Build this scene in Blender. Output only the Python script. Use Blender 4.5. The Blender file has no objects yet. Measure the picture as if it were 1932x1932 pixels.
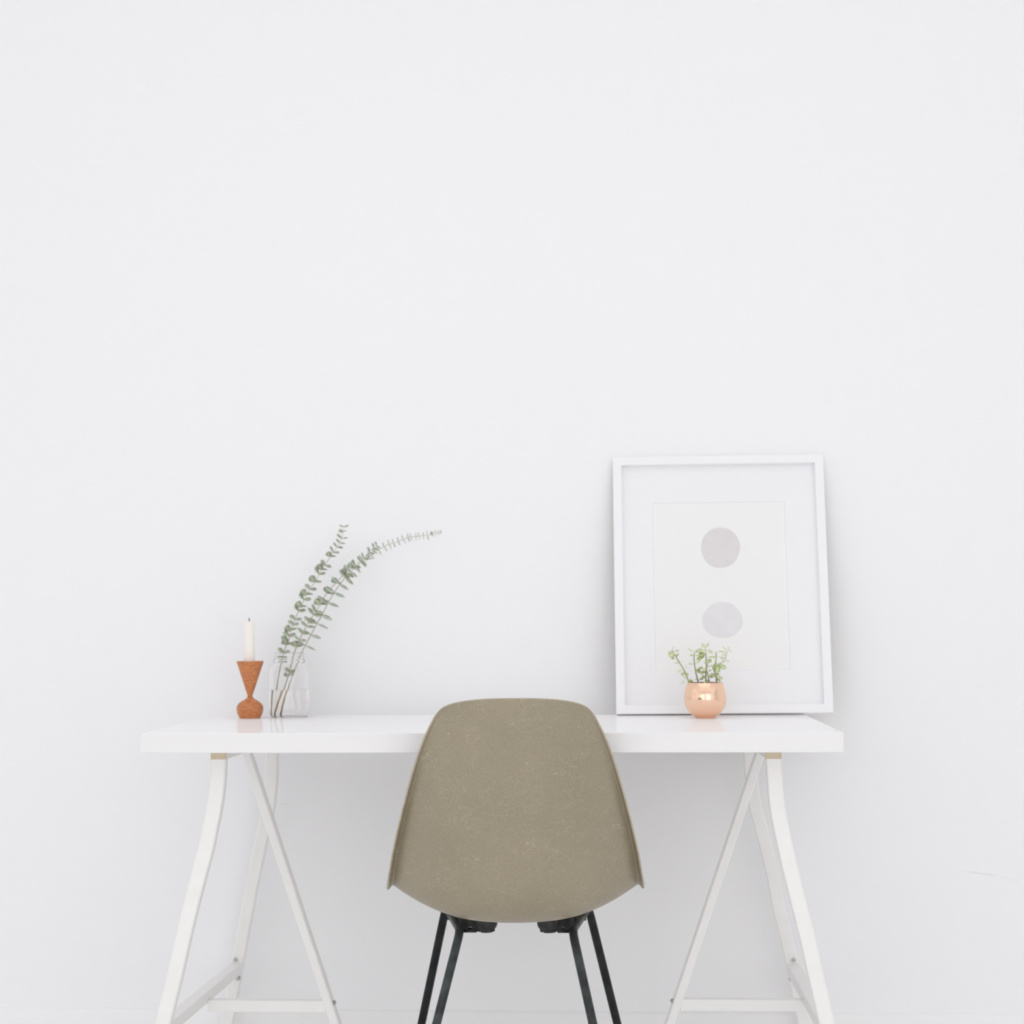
import bpy, math, random
from mathutils import Vector, Matrix

random.seed(7)
S = bpy.context.scene
COL = S.collection

# ------------------------------------------------------------------ camera
cam_d = bpy.data.cameras.new('camera')
cam = bpy.data.objects.new('camera', cam_d)
COL.objects.link(cam)
CP = Vector((0.1961, -3.0317, 0.9191))
yaw, pitch, roll, FPX = 0.0509, 0.063, -0.0047, 3343.87
fw = Vector((-math.sin(yaw) * math.cos(pitch), math.cos(yaw) * math.cos(pitch), math.sin(pitch)))
rt = Vector((math.cos(yaw), math.sin(yaw), 0))
up = rt.cross(fw)
r2 = rt * math.cos(roll) + up * math.sin(roll)
u2 = -rt * math.sin(roll) + up * math.cos(roll)
M = Matrix((r2, u2, -fw)).transposed().to_4x4()
M.translation = CP
cam.matrix_world = M
cam_d.sensor_width = 36
cam_d.lens = 36 * FPX / 1932
cam_d.clip_start = 0.05
cam_d.dof.use_dof = True
cam_d.dof.focus_distance = 2.98
cam_d.dof.aperture_fstop = 5.0
S.camera = cam

# ------------------------------------------------------------------ light
S.view_settings.view_transform = 'Standard'
S.view_settings.look = 'None'
S.view_settings.gamma = 1
S.view_settings.use_curve_mapping = False
S.view_settings.exposure = -1.94
w = bpy.data.worlds.new('sky')
S.world = w
w.use_nodes = True
w.node_tree.nodes['Background'].inputs[0].default_value = (0.93, 0.96, 1.0, 1)
w.node_tree.nodes['Background'].inputs[1].default_value = 1.6
S.cycles.max_bounces = 24
S.cycles.diffuse_bounces = 14
S.cycles.transmission_bounces = 24
S.cycles.transparent_max_bounces = 12
S.cycles.use_denoising = True


def area(name, loc, target, sx, sy, power, col=(1, 1, 1)):
    d = bpy.data.lights.new(name, 'AREA')
    d.shape = 'RECTANGLE'
    d.size, d.size_y, d.energy, d.color = sx, sy, power, col
    o = bpy.data.objects.new(name, d)
    COL.objects.link(o)
    o.location = loc
    o.rotation_euler = (Vector(target) - Vector(loc)).to_track_quat('-Z', 'Y').to_euler()
    return o


WF = -4.6      # wall behind the camera
XL, XR = -2.7, 3.0
ZC = 2.9
# daylight entering through the two windows behind the camera, the left one and the skylight
area('window_and_fill_daylight', (-1.30, WF + 0.06, 1.12), (-1.30, 0, 1.12), 2.3, 2.1, 66, (1.0, 0.985, 0.97))
area('window_and_fill_daylight', (1.60, WF + 0.06, 1.12), (1.60, 0, 1.12), 2.3, 2.1, 84, (1.0, 0.98, 0.96))
area('window_and_fill_daylight', (XL + 0.06, -1.2, 1.05), (0, -1.2, 1.05), 1.8, 1.9, 20, (0.97, 0.985, 1.0))
area('window_and_fill_daylight', (XR - 0.06, -1.2, 1.05), (0, -1.2, 1.05), 1.8, 1.9, 12, (0.98, 0.985, 1.0))  # added right-hand fill, brightens the wall under the desk
area('skylight_daylight', (0.1, -1.6, ZC - 0.03), (0.1, -1.6, 0), 3.0, 2.2, 58, (0.985, 0.99, 1.0))

# ------------------------------------------------------------------ helpers


def mesh_obj(name, verts, faces, mat=None, parent=None, smooth=False, sharp=None):
    me = bpy.data.meshes.new(name)
    me.from_pydata([tuple(v) for v in verts], [], faces)
    me.validate()
    me.update()
    if mat:
        me.materials.append(mat)
    if smooth:
        me.polygons.foreach_set('use_smooth', [True] * len(me.polygons))
        if sharp is not None:
            me.set_sharp_from_angle(angle=math.radians(sharp))
    o = bpy.data.objects.new(name, me)
    COL.objects.link(o)
    if parent:
        o.parent = parent
    return o


class MB:
    def __init__(s):
        s.v, s.f = [], []

    def add(s, v, f):
        n = len(s.v)
        s.v += [Vector(p) for p in v]
        s.f += [tuple(i + n for i in q) for q in f]
        return s

    def box(s, a, b):
        x0, y0, z0 = a
        x1, y1, z1 = b
        return s.add([(x0, y0, z0), (x1, y0, z0), (x1, y1, z0), (x0, y1, z0), (x0, y0, z1), (x1, y0, z1), (x1, y1, z1), (x0, y1, z1)],
                     [(0, 3, 2, 1), (4, 5, 6, 7), (0, 1, 5, 4), (1, 2, 6, 5), (2, 3, 7, 6), (3, 0, 4, 7)])

    def tube(s, pts, r, seg=16, caps=True):
        pts = [Vector(p) for p in pts]
        rr = r if isinstance(r, (list, tuple)) else [r] * len(pts)
        T = [(pts[min(i + 1, len(pts) - 1)] - pts[max(i - 1, 0)]).normalized() for i in range(len(pts))]
        n = T[0].orthogonal().normalized()
        V, F = [], []
        for i, p in enumerate(pts):
            n = (n - T[i] * n.dot(T[i])).normalized()
            b = T[i].cross(n)
            for k in range(seg):
                a = 2 * math.pi * k / seg
                V.append(p + (n * math.cos(a) + b * math.sin(a)) * rr[i])
        for i in range(len(pts) - 1):
            for k in range(seg):
                k2 = (k + 1) % seg
                F.append((i * seg + k, i * seg + k2, (i + 1) * seg + k2, (i + 1) * seg + k))
        if caps:
            F.append(tuple(range(seg))[::-1])
            F.append(tuple((len(pts) - 1) * seg + k for k in range(seg)))
        return s.add(V, F)

    def lathe(s, prof, c=(0, 0, 0), seg=64, close=False):
        # prof: (r, z) from one end to the other
        c = Vector(c)
        V, F, rings = [], [], []
        for r, z in prof:
            if r < 1e-6:
                rings.append([len(V)])
                V.append(c + Vector((0, 0, z)))
            else:
                rings.append(list(range(len(V), len(V) + seg)))
                V += [c + Vector((r * math.cos(2 * math.pi * k / seg), r * math.sin(2 * math.pi * k / seg), z)) for k in range(seg)]
        pairs = list(zip(rings[:-1], rings[1:]))
        if close:
            pairs.append((rings[-1], rings[0]))
        for a, b in pairs:
            for k in range(seg):
                k2 = (k + 1) % seg
                if len(a) == 1 and len(b) == 1:
                    continue
                if len(a) == 1:
                    F.append((a[0], b[k2], b[k]))
                elif len(b) == 1:
                    F.append((a[k], a[k2], b[0]))
                else:
                    F.append((a[k], a[k2], b[k2], b[k]))
        return s.add(V, F)

    def sweep_rect(s, pts, wx, wy):
        """rectangular steel profile along a path in a near-vertical x-z plane, corners eased"""
        pts = [Vector(p) for p in pts]
        V, F = [], []
        Y = Vector((0, 1, 0))
        e = 0.0022
        a, b = wx / 2, wy / 2
        cs = [(-a + e, -b), (a - e, -b), (a, -b + e), (a, b - e), (a - e, b), (-a + e, b), (-a, b - e), (-a, -b + e)]
        n = len(cs)
        for i, p in enumerate(pts):
            t = (pts[min(i + 1, len(pts) - 1)] - pts[max(i - 1, 0)]).normalized()
            nx = Y.cross(t).normalized()
            if nx.x < 0:
                nx = -nx
            ends = (i == 0 or i == len(pts) - 1)
            for (u, v) in cs:
                q = nx * u
                if ends and abs(t.z) > 0.3:      # cut flat at bar and floor
                    q = q - t * (q.z / t.z)
                V.append(p + q + Y * v - (t * (0 if not ends else 0)))
        for i in range(len(pts) - 1):
            for k in range(n):
                k2 = (k + 1) % n
                F.append((i * n + k, i * n + k2, (i + 1) * n + k2, (i + 1) * n + k))
        F.append(tuple(range(n))[::-1])
        F.append(tuple((len(pts) - 1) * n + k for k in range(n)))
        return s.add(V, F)

    def leaf(s, p0, d, nrm, L, W, T, k=6, peak=0.5, bend=0.0, tip=1.0):
        """closed lens-shaped blade from p0 along d, upper side nrm"""
        p0, d = Vector(p0), Vector(d).normalized()
        nrm = Vector(nrm)
        nrm = (nrm - d * nrm.dot(d))
        if nrm.length < 1e-4:
            nrm = d.orthogonal()
        nrm.normalize()
        b = d.cross(nrm)
        pe = math.log(0.5) / math.log(peak)
        V = [p0]
        for i in range(1, k):
            t = i / k
            h = W / 2 * (math.sin(math.pi * t ** pe) ** (0.75 * tip))
            c = p0 + d * (L * t) + nrm * (bend * L * t * t)
            th = T / 2 * min(1, 2 * h / (W / 2) * .6)
            V += [c - b * h + nrm * (h * .18), c - nrm * th, c + b * h + nrm * (h * .18), c + nrm * th]
        V.append(p0 + d * L + nrm * (bend * L))
        F = []
        for q in range(4):
            q2 = (q + 1) % 4
            F.append((0, 1 + q2, 1 + q))
            for i in range(k - 2):
                a = 1 + i * 4
                F.append((a + q, a + q2, a + 4 + q2, a + 4 + q))
            a = 1 + (k - 2) * 4
            F.append((a + q, a + q2, len(V) - 1))
        return s.add(V, F)

    def build(s, name, mat=None, parent=None, smooth=False, sharp=None, bevel=0):
        o = mesh_obj(name, s.v, s.f, mat, parent, smooth, sharp)
        if bevel:
            m = o.modifiers.new('bevel', 'BEVEL')
            m.width, m.segments, m.limit_method = bevel, 2, 'ANGLE'
        return o


def tag(o, label=None, cat=None, group=None, kind=None):
    if label: o['label'] = label
    if cat: o['category'] = cat
    if group: o['group'] = group
    if kind: o['kind'] = kind
    return o


def empty(name, loc, label=None, cat=None, group=None, rz=0):
    o = bpy.data.objects.new(name, None)
    COL.objects.link(o)
    o.empty_display_size = 0.05
    o.location = loc
    o.rotation_euler = (0, 0, rz)
    bpy.context.view_layer.update()
    return tag(o, label, cat, group)


def catmull(pts, n=6):
    pts = [Vector(p) for p in pts]
    out = []
    for i in range(len(pts) - 1):
        p0 = pts[i - 1] if i else pts[0] * 2 - pts[1]
        p1, p2 = pts[i], pts[i + 1]
        p3 = pts[i + 2] if i + 2 < len(pts) else pts[-1] * 2 - pts[-2]
        for k in range(n):
            t = k / n
            out.append(0.5 * ((2 * p1) + (p2 - p0) * t + (2 * p0 - 5 * p1 + 4 * p2 - p3) * t * t + (3 * p1 - p0 - 3 * p2 + p3) * t ** 3))
    out.append(pts[-1])
    return out


def at(x, y, Y):
    """world point in the plane Y seen at picture position x, y (used to lay out measured things)"""
    d = FPX * fw + (x - 966) * r2 - (y - 966) * u2
    return CP + d * ((Y - CP.y) / d.y)

# ------------------------------------------------------------------ materials


def material(name, col, rough=0.5, metal=0.0, spec=0.5, **kw):
    m = bpy.data.materials.new(name)
    m.use_nodes = True
    b = m.node_tree.nodes['Principled BSDF']
    b.inputs['Base Color'].default_value = (*col, 1)
    b.inputs['Roughness'].default_value = rough
    b.inputs['Metallic'].default_value = metal
    b.inputs['Specular IOR Level'].default_value = spec
    for k, v in kw.items():
        b.inputs[k].default_value = v
    return m


def nt(m):
    return m.node_tree, m.node_tree.nodes['Principled BSDF'], m.node_tree.nodes.new, m.node_tree.links.new


def noise_tint(m, c1, c2, scale, detail=4, rough_rng=None, obj=True, stretch=(1, 1, 1), lo=0.35, hi=0.65, bump=0.0, distort=0.0):
    t, b, N, L = nt(m)
    tc = N('ShaderNodeTexCoord')
    mp = N('ShaderNodeMapping')
    mp.inputs['Scale'].default_value = stretch
    L(tc.outputs['Object'], mp.inputs[0])
    n = N('ShaderNodeTexNoise')
    n.inputs['Scale'].default_value = scale
    n.inputs['Detail'].default_value = detail
    n.inputs['Distortion'].default_value = distort
    L(mp.outputs[0], n.inputs['Vector'])
    r = N('ShaderNodeValToRGB')
    r.color_ramp.elements[0].position, r.color_ramp.elements[1].position = lo, hi
    r.color_ramp.elements[0].color, r.color_ramp.elements[1].color = (*c1, 1), (*c2, 1)
    L(n.outputs['Fac'], r.inputs[0])
    L(r.outputs[0], b.inputs['Base Color'])
    if bump:
        bp = N('ShaderNodeBump')
        bp.inputs['Strength'].default_value = bump
        bp.inputs['Distance'].default_value = 0.002
        L(n.outputs['Fac'], bp.inputs['Height'])
        L(bp.outputs[0], b.inputs['Normal'])
    return m


def wall_material(name, scuffs=False):
    m = material(name, (0.82, 0.82, 0.83), 0.7, spec=0.25)
    t, b, N, L = nt(m)
    g = N('ShaderNodeNewGeometry')
    n = N('ShaderNodeTexNoise')
    n.inputs['Scale'].default_value = 1.3
    n.inputs['Detail'].default_value = 3
    L(g.outputs['Position'], n.inputs['Vector'])
    r = N('ShaderNodeValToRGB')
    r.color_ramp.elements[0].color = (0.898, 0.900, 0.914, 1)
    r.color_ramp.elements[1].color = (0.912, 0.913, 0.925, 1)
    L(n.outputs['Fac'], r.inputs[0])
    n2 = N('ShaderNodeTexNoise')
    n2.inputs['Scale'].default_value = 210
    n2.inputs['Detail'].default_value = 3
    L(g.outputs['Position'], n2.inputs['Vector'])
    bp = N('ShaderNodeBump')
    bp.inputs['Strength'].default_value = 0.08
    bp.inputs['Distance'].default_value = 0.0015
    L(n2.outputs['Fac'], bp.inputs['Height'])
    L(bp.outputs[0], b.inputs['Normal'])
    last = r.outputs[0]
    if scuffs:
        # pencil-thin scuff marks in the paint: short segments given in wall coordinates (x, z)
        sp = N('ShaderNodeSeparateXYZ')
        L(g.outputs['Position'], sp.inputs[0])
        for (ax, az, bx, bz, hw, k) in scuffs:
            dx, dz = bx - ax, bz - az
            ln = math.hypot(dx, dz)
            ux, uz = dx / ln, dz / ln

            def lin(cx, cz, c0):
                a1 = N('ShaderNodeMath'); a1.operation = 'MULTIPLY'; a1.inputs[1].default_value = cx
                L(sp.outputs[0], a1.inputs[0])
                a2 = N('ShaderNodeMath'); a2.operation = 'MULTIPLY_ADD'; a2.inputs[1].default_value = cz
                L(sp.outputs[2], a2.inputs[0]); L(a1.outputs[0], a2.inputs[2])
                a3 = N('ShaderNodeMath'); a3.operation = 'ADD'; a3.inputs[1].default_value = c0
                L(a2.outputs[0], a3.inputs[0])
                a4 = N('ShaderNodeMath'); a4.operation = 'ABSOLUTE'
                L(a3.outputs[0], a4.inputs[0])
                return a4
            mx, mz = (ax + bx) / 2, (az + bz) / 2
            along = lin(ux, uz, -(ux * mx + uz * mz))
            across = lin(-uz, ux, (uz * mx - ux * mz))
            f1 = N('ShaderNodeMapRange'); f1.inputs[1].default_value = ln * .25; f1.inputs[2].default_value = ln / 2
            f1.inputs[3].default_value = 1; f1.inputs[4].default_value = 0
            L(along.outputs[0], f1.inputs[0])
            f2 = N('ShaderNodeMapRange'); f2.inputs[1].default_value = 0; f2.inputs[2].default_value = hw
            f2.inputs[3].default_value = k; f2.inputs[4].default_value = 0
            L(across.outputs[0], f2.inputs[0])
            mu = N('ShaderNodeMath'); mu.operation = 'MULTIPLY'
            L(f1.outputs[0], mu.inputs[0]); L(f2.outputs[0], mu.inputs[1])
            mx_ = N('ShaderNodeMix'); mx_.data_type = 'RGBA'
            L(mu.outputs[0], mx_.inputs['Factor'])
            L(last, mx_.inputs['A'])
            mx_.inputs['B'].default_value = (0.45, 0.42, 0.45, 1)
            last = mx_.outputs['Result']
    L(last, b.inputs['Base Color'])
    return m


WY = 0.662     # back wall plane


def wl(x, y):
    p = at(x, y, WY)
    return p.x, p.z


scuff_px = [((1816, 1643), (1886, 1653), .0022, .28), ((1880, 1651), (1925, 1664), .0018, .10),
            ((472, 1526), (498, 1524), .0015, .12), ((525, 1518), (555, 1517), .0015, .14),
            ((1029, 1770), (1031, 1890), .0012, .05), ((1214, 1675), (1300, 1677), .0016, .04)]
SC = [(*wl(*a), *wl(*b), h, k) for a, b, h, k in scuff_px]
m_wall = wall_material('painted_plaster', SC)
m_wall2 = material('room_paint', (0.94, 0.935, 0.935), 0.8, spec=0.1)
m_base = material('baseboard_paint', (0.905, 0.905, 0.915), 0.45, spec=0.3)
m_floor = noise_tint(material('pale_floor', (0.6, 0.58, 0.56), 0.5), (0.91, 0.905, 0.90), (0.93, 0.925, 0.92), 3.0, stretch=(1, 6, 1))
m_winframe = material('window_paint', (0.75, 0.75, 0.75), 0.4)

# glossy white laminate: a thin even clear coat over a white board
m_lam = bpy.data.materials.new('white_laminate')
m_lam.use_nodes = True
t = m_lam.node_tree
t.nodes.remove(t.nodes['Principled BSDF'])
df = t.nodes.new('ShaderNodeBsdfDiffuse'); df.inputs[0].default_value = (0.95, 0.945, 0.95, 1)
gl = t.nodes.new('ShaderNodeBsdfAnisotropic'); gl.inputs['Roughness'].default_value = 0.055; gl.inputs['Color'].default_value = (1, 1, 1, 1)
mx = t.nodes.new('ShaderNodeMixShader')
fz = t.nodes.new('ShaderNodeFresnel'); fz.inputs[0].default_value = 1.5
fm = t.nodes.new('ShaderNodeMath'); fm.operation = 'MULTIPLY'; fm.inputs[1].default_value = 0.38
t.links.new(fz.outputs[0], fm.inputs[0]); t.links.new(fm.outputs[0], mx.inputs[0])
t.links.new(df.outputs[0], mx.inputs[1]); t.links.new(gl.outputs[0], mx.inputs[2])
t.links.new(mx.outputs[0], t.nodes['Material Output'].inputs[0])

m_steel = noise_tint(material('white_powder_coat', (0.84, 0.83, 0.82), 0.35, spec=0.35), (0.87, 0.86, 0.845), (0.89, 0.88, 0.87), 30)
m_cap = noise_tint(material('beige_cap', (0.6, 0.5, 0.36), 0.5), (0.60, 0.50, 0.36), (0.66, 0.55, 0.40), 60)
m_bolt = material('zinc_bolt', (0.42, 0.46, 0.45), 0.3, metal=0.8)

m_black = noise_tint(material('black_enamel', (0.02, 0.022, 0.022), 0.45, spec=0.25), (0.006, 0.008, 0.007), (0.020, 0.024, 0.022), 38, detail=6)
m_worn = noise_tint(material('worn_black_enamel', (0.03, 0.035, 0.035), 0.38, spec=0.4), (0.014, 0.017, 0.018), (0.060, 0.072, 0.074), 30, detail=8)
m_rubber = noise_tint(material('black_rubber', (0.015, 0.015, 0.015), 0.6), (0.010, 0.010, 0.010), (0.035, 0.035, 0.036), 120)

m_frame = material('white_frame_paint', (0.90, 0.90, 0.915), 0.4, spec=0.3)
m_frameback = noise_tint(material('frame_backing', (0.35, 0.30, 0.22), 0.8), (0.32, 0.27, 0.20), (0.40, 0.34, 0.26), 90)
m_mat = noise_tint(material('mat_board', (0.83, 0.83, 0.85), 0.9, spec=0.1), (0.925, 0.925, 0.94), (0.935, 0.935, 0.95), 200)
m_candle = material('candle_wax', (0.90, 0.875, 0.83), 0.5, spec=0.3, **{'Subsurface Weight': 0.35, 'Subsurface Scale': 0.01})
m_wick = material('charred_wick', (0.03, 0.03, 0.03), 0.9)

# turned wood
m_wood = material('turned_teak', (0.5, 0.2, 0.07), 0.42, spec=0.45)
t, b, N, L = nt(m_wood)
tc = N('ShaderNodeTexCoord'); mp = N('ShaderNodeMapping'); mp.inputs['Scale'].default_value = (150, 40, 300)
mp.inputs['Rotation'].default_value = (0.25, 0.1, 0.3)
L(tc.outputs['Object'], mp.inputs[0])
n = N('ShaderNodeTexNoise'); n.inputs['Scale'].default_value = 0.8; n.inputs['Detail'].default_value = 8; n.inputs['Distortion'].default_value = 0.6
L(mp.outputs[0], n.inputs['Vector'])
r = N('ShaderNodeValToRGB')
r.color_ramp.elements[0].position, r.color_ramp.elements[1].position = .3, .72
r.color_ramp.elements[0].color = (0.44, 0.14, 0.05, 1)
r.color_ramp.elements[1].color = (0.66, 0.27, 0.10, 1)
L(n.outputs['Fac'], r.inputs[0]); L(r.outputs[0], b.inputs['Base Color'])

# copper
m_copper = material('polished_copper', (0.98, 0.67, 0.49), 0.10, metal=1.0)

# glass and water
m_glass = material('clear_glass', (1, 1, 1), 0.0, **{'Transmission Weight': 1.0, 'IOR': 1.36})
m_water = material('water', (1, 1, 1), 0.0, **{'Transmission Weight': 1.0, 'IOR': 1.33})
# picture glazing: thin pane
m_pane = bpy.data.materials.new('thin_glazing')
m_pane.use_nodes = True
t = m_pane.node_tree
t.nodes.remove(t.nodes['Principled BSDF'])
fr = t.nodes.new('ShaderNodeFresnel'); fr.inputs[0].default_value = 1.08
tr = t.nodes.new('ShaderNodeBsdfTransparent'); tr.inputs[0].default_value = (0.997, 0.997, 0.998, 1)
gs = t.nodes.new('ShaderNodeBsdfAnisotropic'); gs.inputs['Roughness'].default_value = 0.05
mx = t.nodes.new('ShaderNodeMixShader')
t.links.new(fr.outputs[0], mx.inputs[0]); t.links.new(tr.outputs[0], mx.inputs[1]); t.links.new(gs.outputs[0], mx.inputs[2])
t.links.new(mx.outputs[0], t.nodes['Material Output'].inputs[0])

# foliage
m_euc = noise_tint(material('eucalyptus_leaf', (0.25, 0.33, 0.24), 0.6, spec=0.25), (0.345, 0.40, 0.285), (0.49, 0.54, 0.425), 55, detail=2)
m_euc2 = noise_tint(material('pale_eucalyptus_leaf', (0.4, 0.46, 0.38), 0.6, spec=0.25), (0.42, 0.49, 0.39), (0.56, 0.62, 0.54), 55, detail=2)
m_estem = noise_tint(material('eucalyptus_stem', (0.42, 0.36, 0.22), 0.6), (0.36, 0.29, 0.20), (0.46, 0.44, 0.27), 30, detail=2)
m_ebase = noise_tint(material('woody_stem', (0.3, 0.2, 0.08), 0.7), (0.60, 0.42, 0.14), (0.74, 0.57, 0.27), 60, detail=3)
m_suc = noise_tint(material('succulent_leaf', (0.4, 0.5, 0.2), 0.4, spec=0.4), (0.40, 0.49, 0.19), (0.60, 0.69, 0.34), 45, detail=2)
m_suc2 = noise_tint(material('pale_succulent_leaf', (0.6, 0.7, 0.4), 0.4, spec=0.4), (0.58, 0.67, 0.34), (0.76, 0.82, 0.55), 45, detail=2)
m_sstem = noise_tint(material('succulent_stem', (0.3, 0.3, 0.1), 0.6), (0.26, 0.25, 0.10), (0.46, 0.50, 0.22), 50, detail=2)
m_soil = noise_tint(material('soil', (0.05, 0.035, 0.02), 0.95), (0.03, 0.02, 0.012), (0.09, 0.06, 0.04), 300)

# moulded fibreglass: taupe resin with fine pale glass strands
m_shell = material('moulded_fibreglass', (0.36, 0.31, 0.22), 0.38, spec=0.6)
t, b, N, L = nt(m_shell)
tc = N('ShaderNodeTexCoord')


def strands(scale, width, seed, dist):
    mp = N('ShaderNodeMapping'); mp.inputs['Location'].default_value = (seed, seed * 1.7, seed * .3)
    mp.inputs['Rotation'].default_value = (seed, seed * 2.1, seed * .7)
    mp.inputs['Scale'].default_value = (1, 1, 2.2)
    L(tc.outputs['Object'], mp.inputs[0])
    n = N('ShaderNodeTexNoise'); n.inputs['Scale'].default_value = scale; n.inputs['Detail'].default_value = 1.0
    n.inputs['Distortion'].default_value = dist
    L(mp.outputs[0], n.inputs['Vector'])
    a = N('ShaderNodeMath'); a.operation = 'SUBTRACT'; a.inputs[1].default_value = 0.5
    L(n.outputs['Fac'], a.inputs[0])
    c = N('ShaderNodeMath'); c.operation = 'ABSOLUTE'; L(a.outputs[0], c.inputs[0])
    r = N('ShaderNodeMapRange'); r.inputs[1].default_value = 0; r.inputs[2].default_value = width
    r.inputs[3].default_value = 1; r.inputs[4].default_value = 0
    L(c.outputs[0], r.inputs[0])
    return r.outputs[0]


s1, s2, s3 = strands(30, .0055, 1.3, .5), strands(44, .007, 4.1, .7), strands(20, .0035, 7.7, .35)
gate = N('ShaderNodeTexNoise'); gate.inputs['Scale'].default_value = 26; gate.inputs['Detail'].default_value = 2
L(tc.outputs['Object'], gate.inputs['Vector'])
gr = N('ShaderNodeMapRange'); gr.inputs[1].default_value = .40; gr.inputs[2].default_value = .58
L(gate.outputs['Fac'], gr.inputs[0])
m1 = N('ShaderNodeMath'); m1.operation = 'MAXIMUM'; L(s1, m1.inputs[0]); L(s2, m1.inputs[1])
m2 = N('ShaderNodeMath'); m2.operation = 'MAXIMUM'; L(m1.outputs[0], m2.inputs[0]); L(s3, m2.inputs[1])
m3 = N('ShaderNodeMath'); m3.operation = 'MULTIPLY'; L(m2.outputs[0], m3.inputs[0]); L(gr.outputs[0], m3.inputs[1])
m4 = N('ShaderNodeMath'); m4.operation = 'MULTIPLY'; m4.inputs[1].default_value = 0.42; L(m3.outputs[0], m4.inputs[0])
big = N('ShaderNodeTexNoise'); big.inputs['Scale'].default_value = 7; big.inputs['Detail'].default_value = 4
L(tc.outputs['Object'], big.inputs['Vector'])
br = N('ShaderNodeValToRGB')
br.color_ramp.elements[0].position, br.color_ramp.elements[1].position = .3, .7
br.color_ramp.elements[0].color = (0.300, 0.258, 0.180, 1)
br.color_ramp.elements[1].color = (0.335, 0.288, 0.203, 1)
L(big.outputs['Fac'], br.inputs[0])
fine = N('ShaderNodeTexNoise'); fine.inputs['Scale'].default_value = 420; fine.inputs['Detail'].default_value = 2
L(tc.outputs['Object'], fine.inputs['Vector'])
fmr = N('ShaderNodeMapRange'); fmr.inputs[1].default_value = .3; fmr.inputs[2].default_value = .7
fmr.inputs[3].default_value = .90; fmr.inputs[4].default_value = 1.1
L(fine.outputs['Fac'], fmr.inputs[0])
vm = N('ShaderNodeVectorMath'); vm.operation = 'SCALE'; L(br.outputs[0], vm.inputs[0]); L(fmr.outputs[0], vm.inputs['Scale'])
mx = N('ShaderNodeMix'); mx.data_type = 'RGBA'; L(m4.outputs[0], mx.inputs['Factor']); L(vm.outputs[0], mx.inputs['A'])
mx.inputs['B'].default_value = (0.66, 0.58, 0.44, 1)
L(mx.outputs['Result'], b.inputs['Base Color'])

m_shell_edge_highlight = noise_tint(material('fibreglass_edge_highlight', (.6, .54, .44), .6, spec=.2), (.44, .39, .30), (.52, .46, .36), 60)  # pale cut edge, colour lightened to paint in the light it catches

# ------------------------------------------------------------------ room


def structure(o):
    o['kind'] = 'structure'
    return o


structure(MB().box((XL - .1, WY, 0), (XR + .1, WY + .1, ZC)).build('wall_back', m_wall))
structure(MB().box((XL - .1, WF - .1, -.1), (XR + .1, WY + .1, 0)).build('floor', m_floor))
# ceiling with the skylight opening


def panel_with_holes(axis, lo, hi, u0, u1, v0, v1, holes, name, mat):
    """slab between lo..hi on an axis with rectangular holes (a0,a1,b0,b1)"""
    us = sorted({u0, u1, *[h[0] for h in holes], *[h[1] for h in holes]})
    vs = sorted({v0, v1, *[h[2] for h in holes], *[h[3] for h in holes]})
    mb = MB()
    for i in range(len(us) - 1):
        for j in range(len(vs) - 1):
            cu, cv = (us[i] + us[i + 1]) / 2, (vs[j] + vs[j + 1]) / 2
            if any(h[0] < cu < h[1] and h[2] < cv < h[3] for h in holes):
                continue
            if axis == 'x':
                mb.box((lo, us[i], vs[j]), (hi, us[i + 1], vs[j + 1]))
            elif axis == 'y':
                mb.box((us[i], lo, vs[j]), (us[i + 1], hi, vs[j + 1]))
            else:
                mb.box((us[i], vs[j], lo), (us[i + 1], vs[j + 1], hi))
    return structure(mb.build(name, mat))


panel_with_holes('y', WF - .1, WF, XL - .1, XR + .1, 0, ZC, [(-2.45, -.15, .07, 2.17), (.45, 2.75, .07, 2.17)], 'wall_front', m_wall2)
panel_with_holes('x', XL - .1, XL, WF, WY, 0, ZC, [(-2.1, -.3, .10, 2.00)], 'wall_left', m_wall2)
panel_with_holes('x', XR, XR + .1, WF, WY, 0, ZC, [(-2.1, -.3, .10, 2.00)], 'wall_right', m_wall2)  # opening made for the added right-hand fill light
panel_with_holes('z', ZC, ZC + .1, XL - .1, XR + .1, WF - .1, WY + .1, [(-1.4, 1.6, -2.7, -.5)], 'ceiling', m_wall2)


def window(n, axis, c, u0, u1, v0, v1):
    mb = MB()
    tpos = [(u0, u0 + .05), (u1 - .05, u1), ((u0 + u1) / 2 - .02, (u0 + u1) / 2 + .02)]
    for a, b_ in tpos:
        if axis == 'y': mb.box((a, c - .03, v0), (b_, c + .0, v1))
        elif axis == 'x': mb.box((c - .03, a, v0), (c, b_, v1))
        else: mb.box((a, v0, c), (b_, v1, c + .03))
    for a, b_ in [(v0, v0 + .05), (v1 - .05, v1), ((v0 + v1) / 2 - .02, (v0 + v1) / 2 + .02)]:
        if axis == 'y': mb.box((u0, c - .03, a), (u1, c, b_))
        elif axis == 'x': mb.box((c - .03, u0, a), (c, u1, b_))
        else: mb.box((u0, a, c), (u1, b_, c + .03))
    structure(mb.build('window_%d' % n, m_winframe))


window(1, 'y', WF - .03, -2.45, -.15, .07, 2.17)
window(2, 'y', WF - .03, .45, 2.75, .07, 2.17)
window(3, 'x', XL - .03, -2.1, -.3, .10, 2.00)
window(5, 'x', XR + .06, -2.1, -.3, .10, 2.00)  # unseen window, added to go with the right-hand fill light
window(4, 'z', ZC + .04, -1.4, 1.6, -2.7, -.5)

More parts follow.
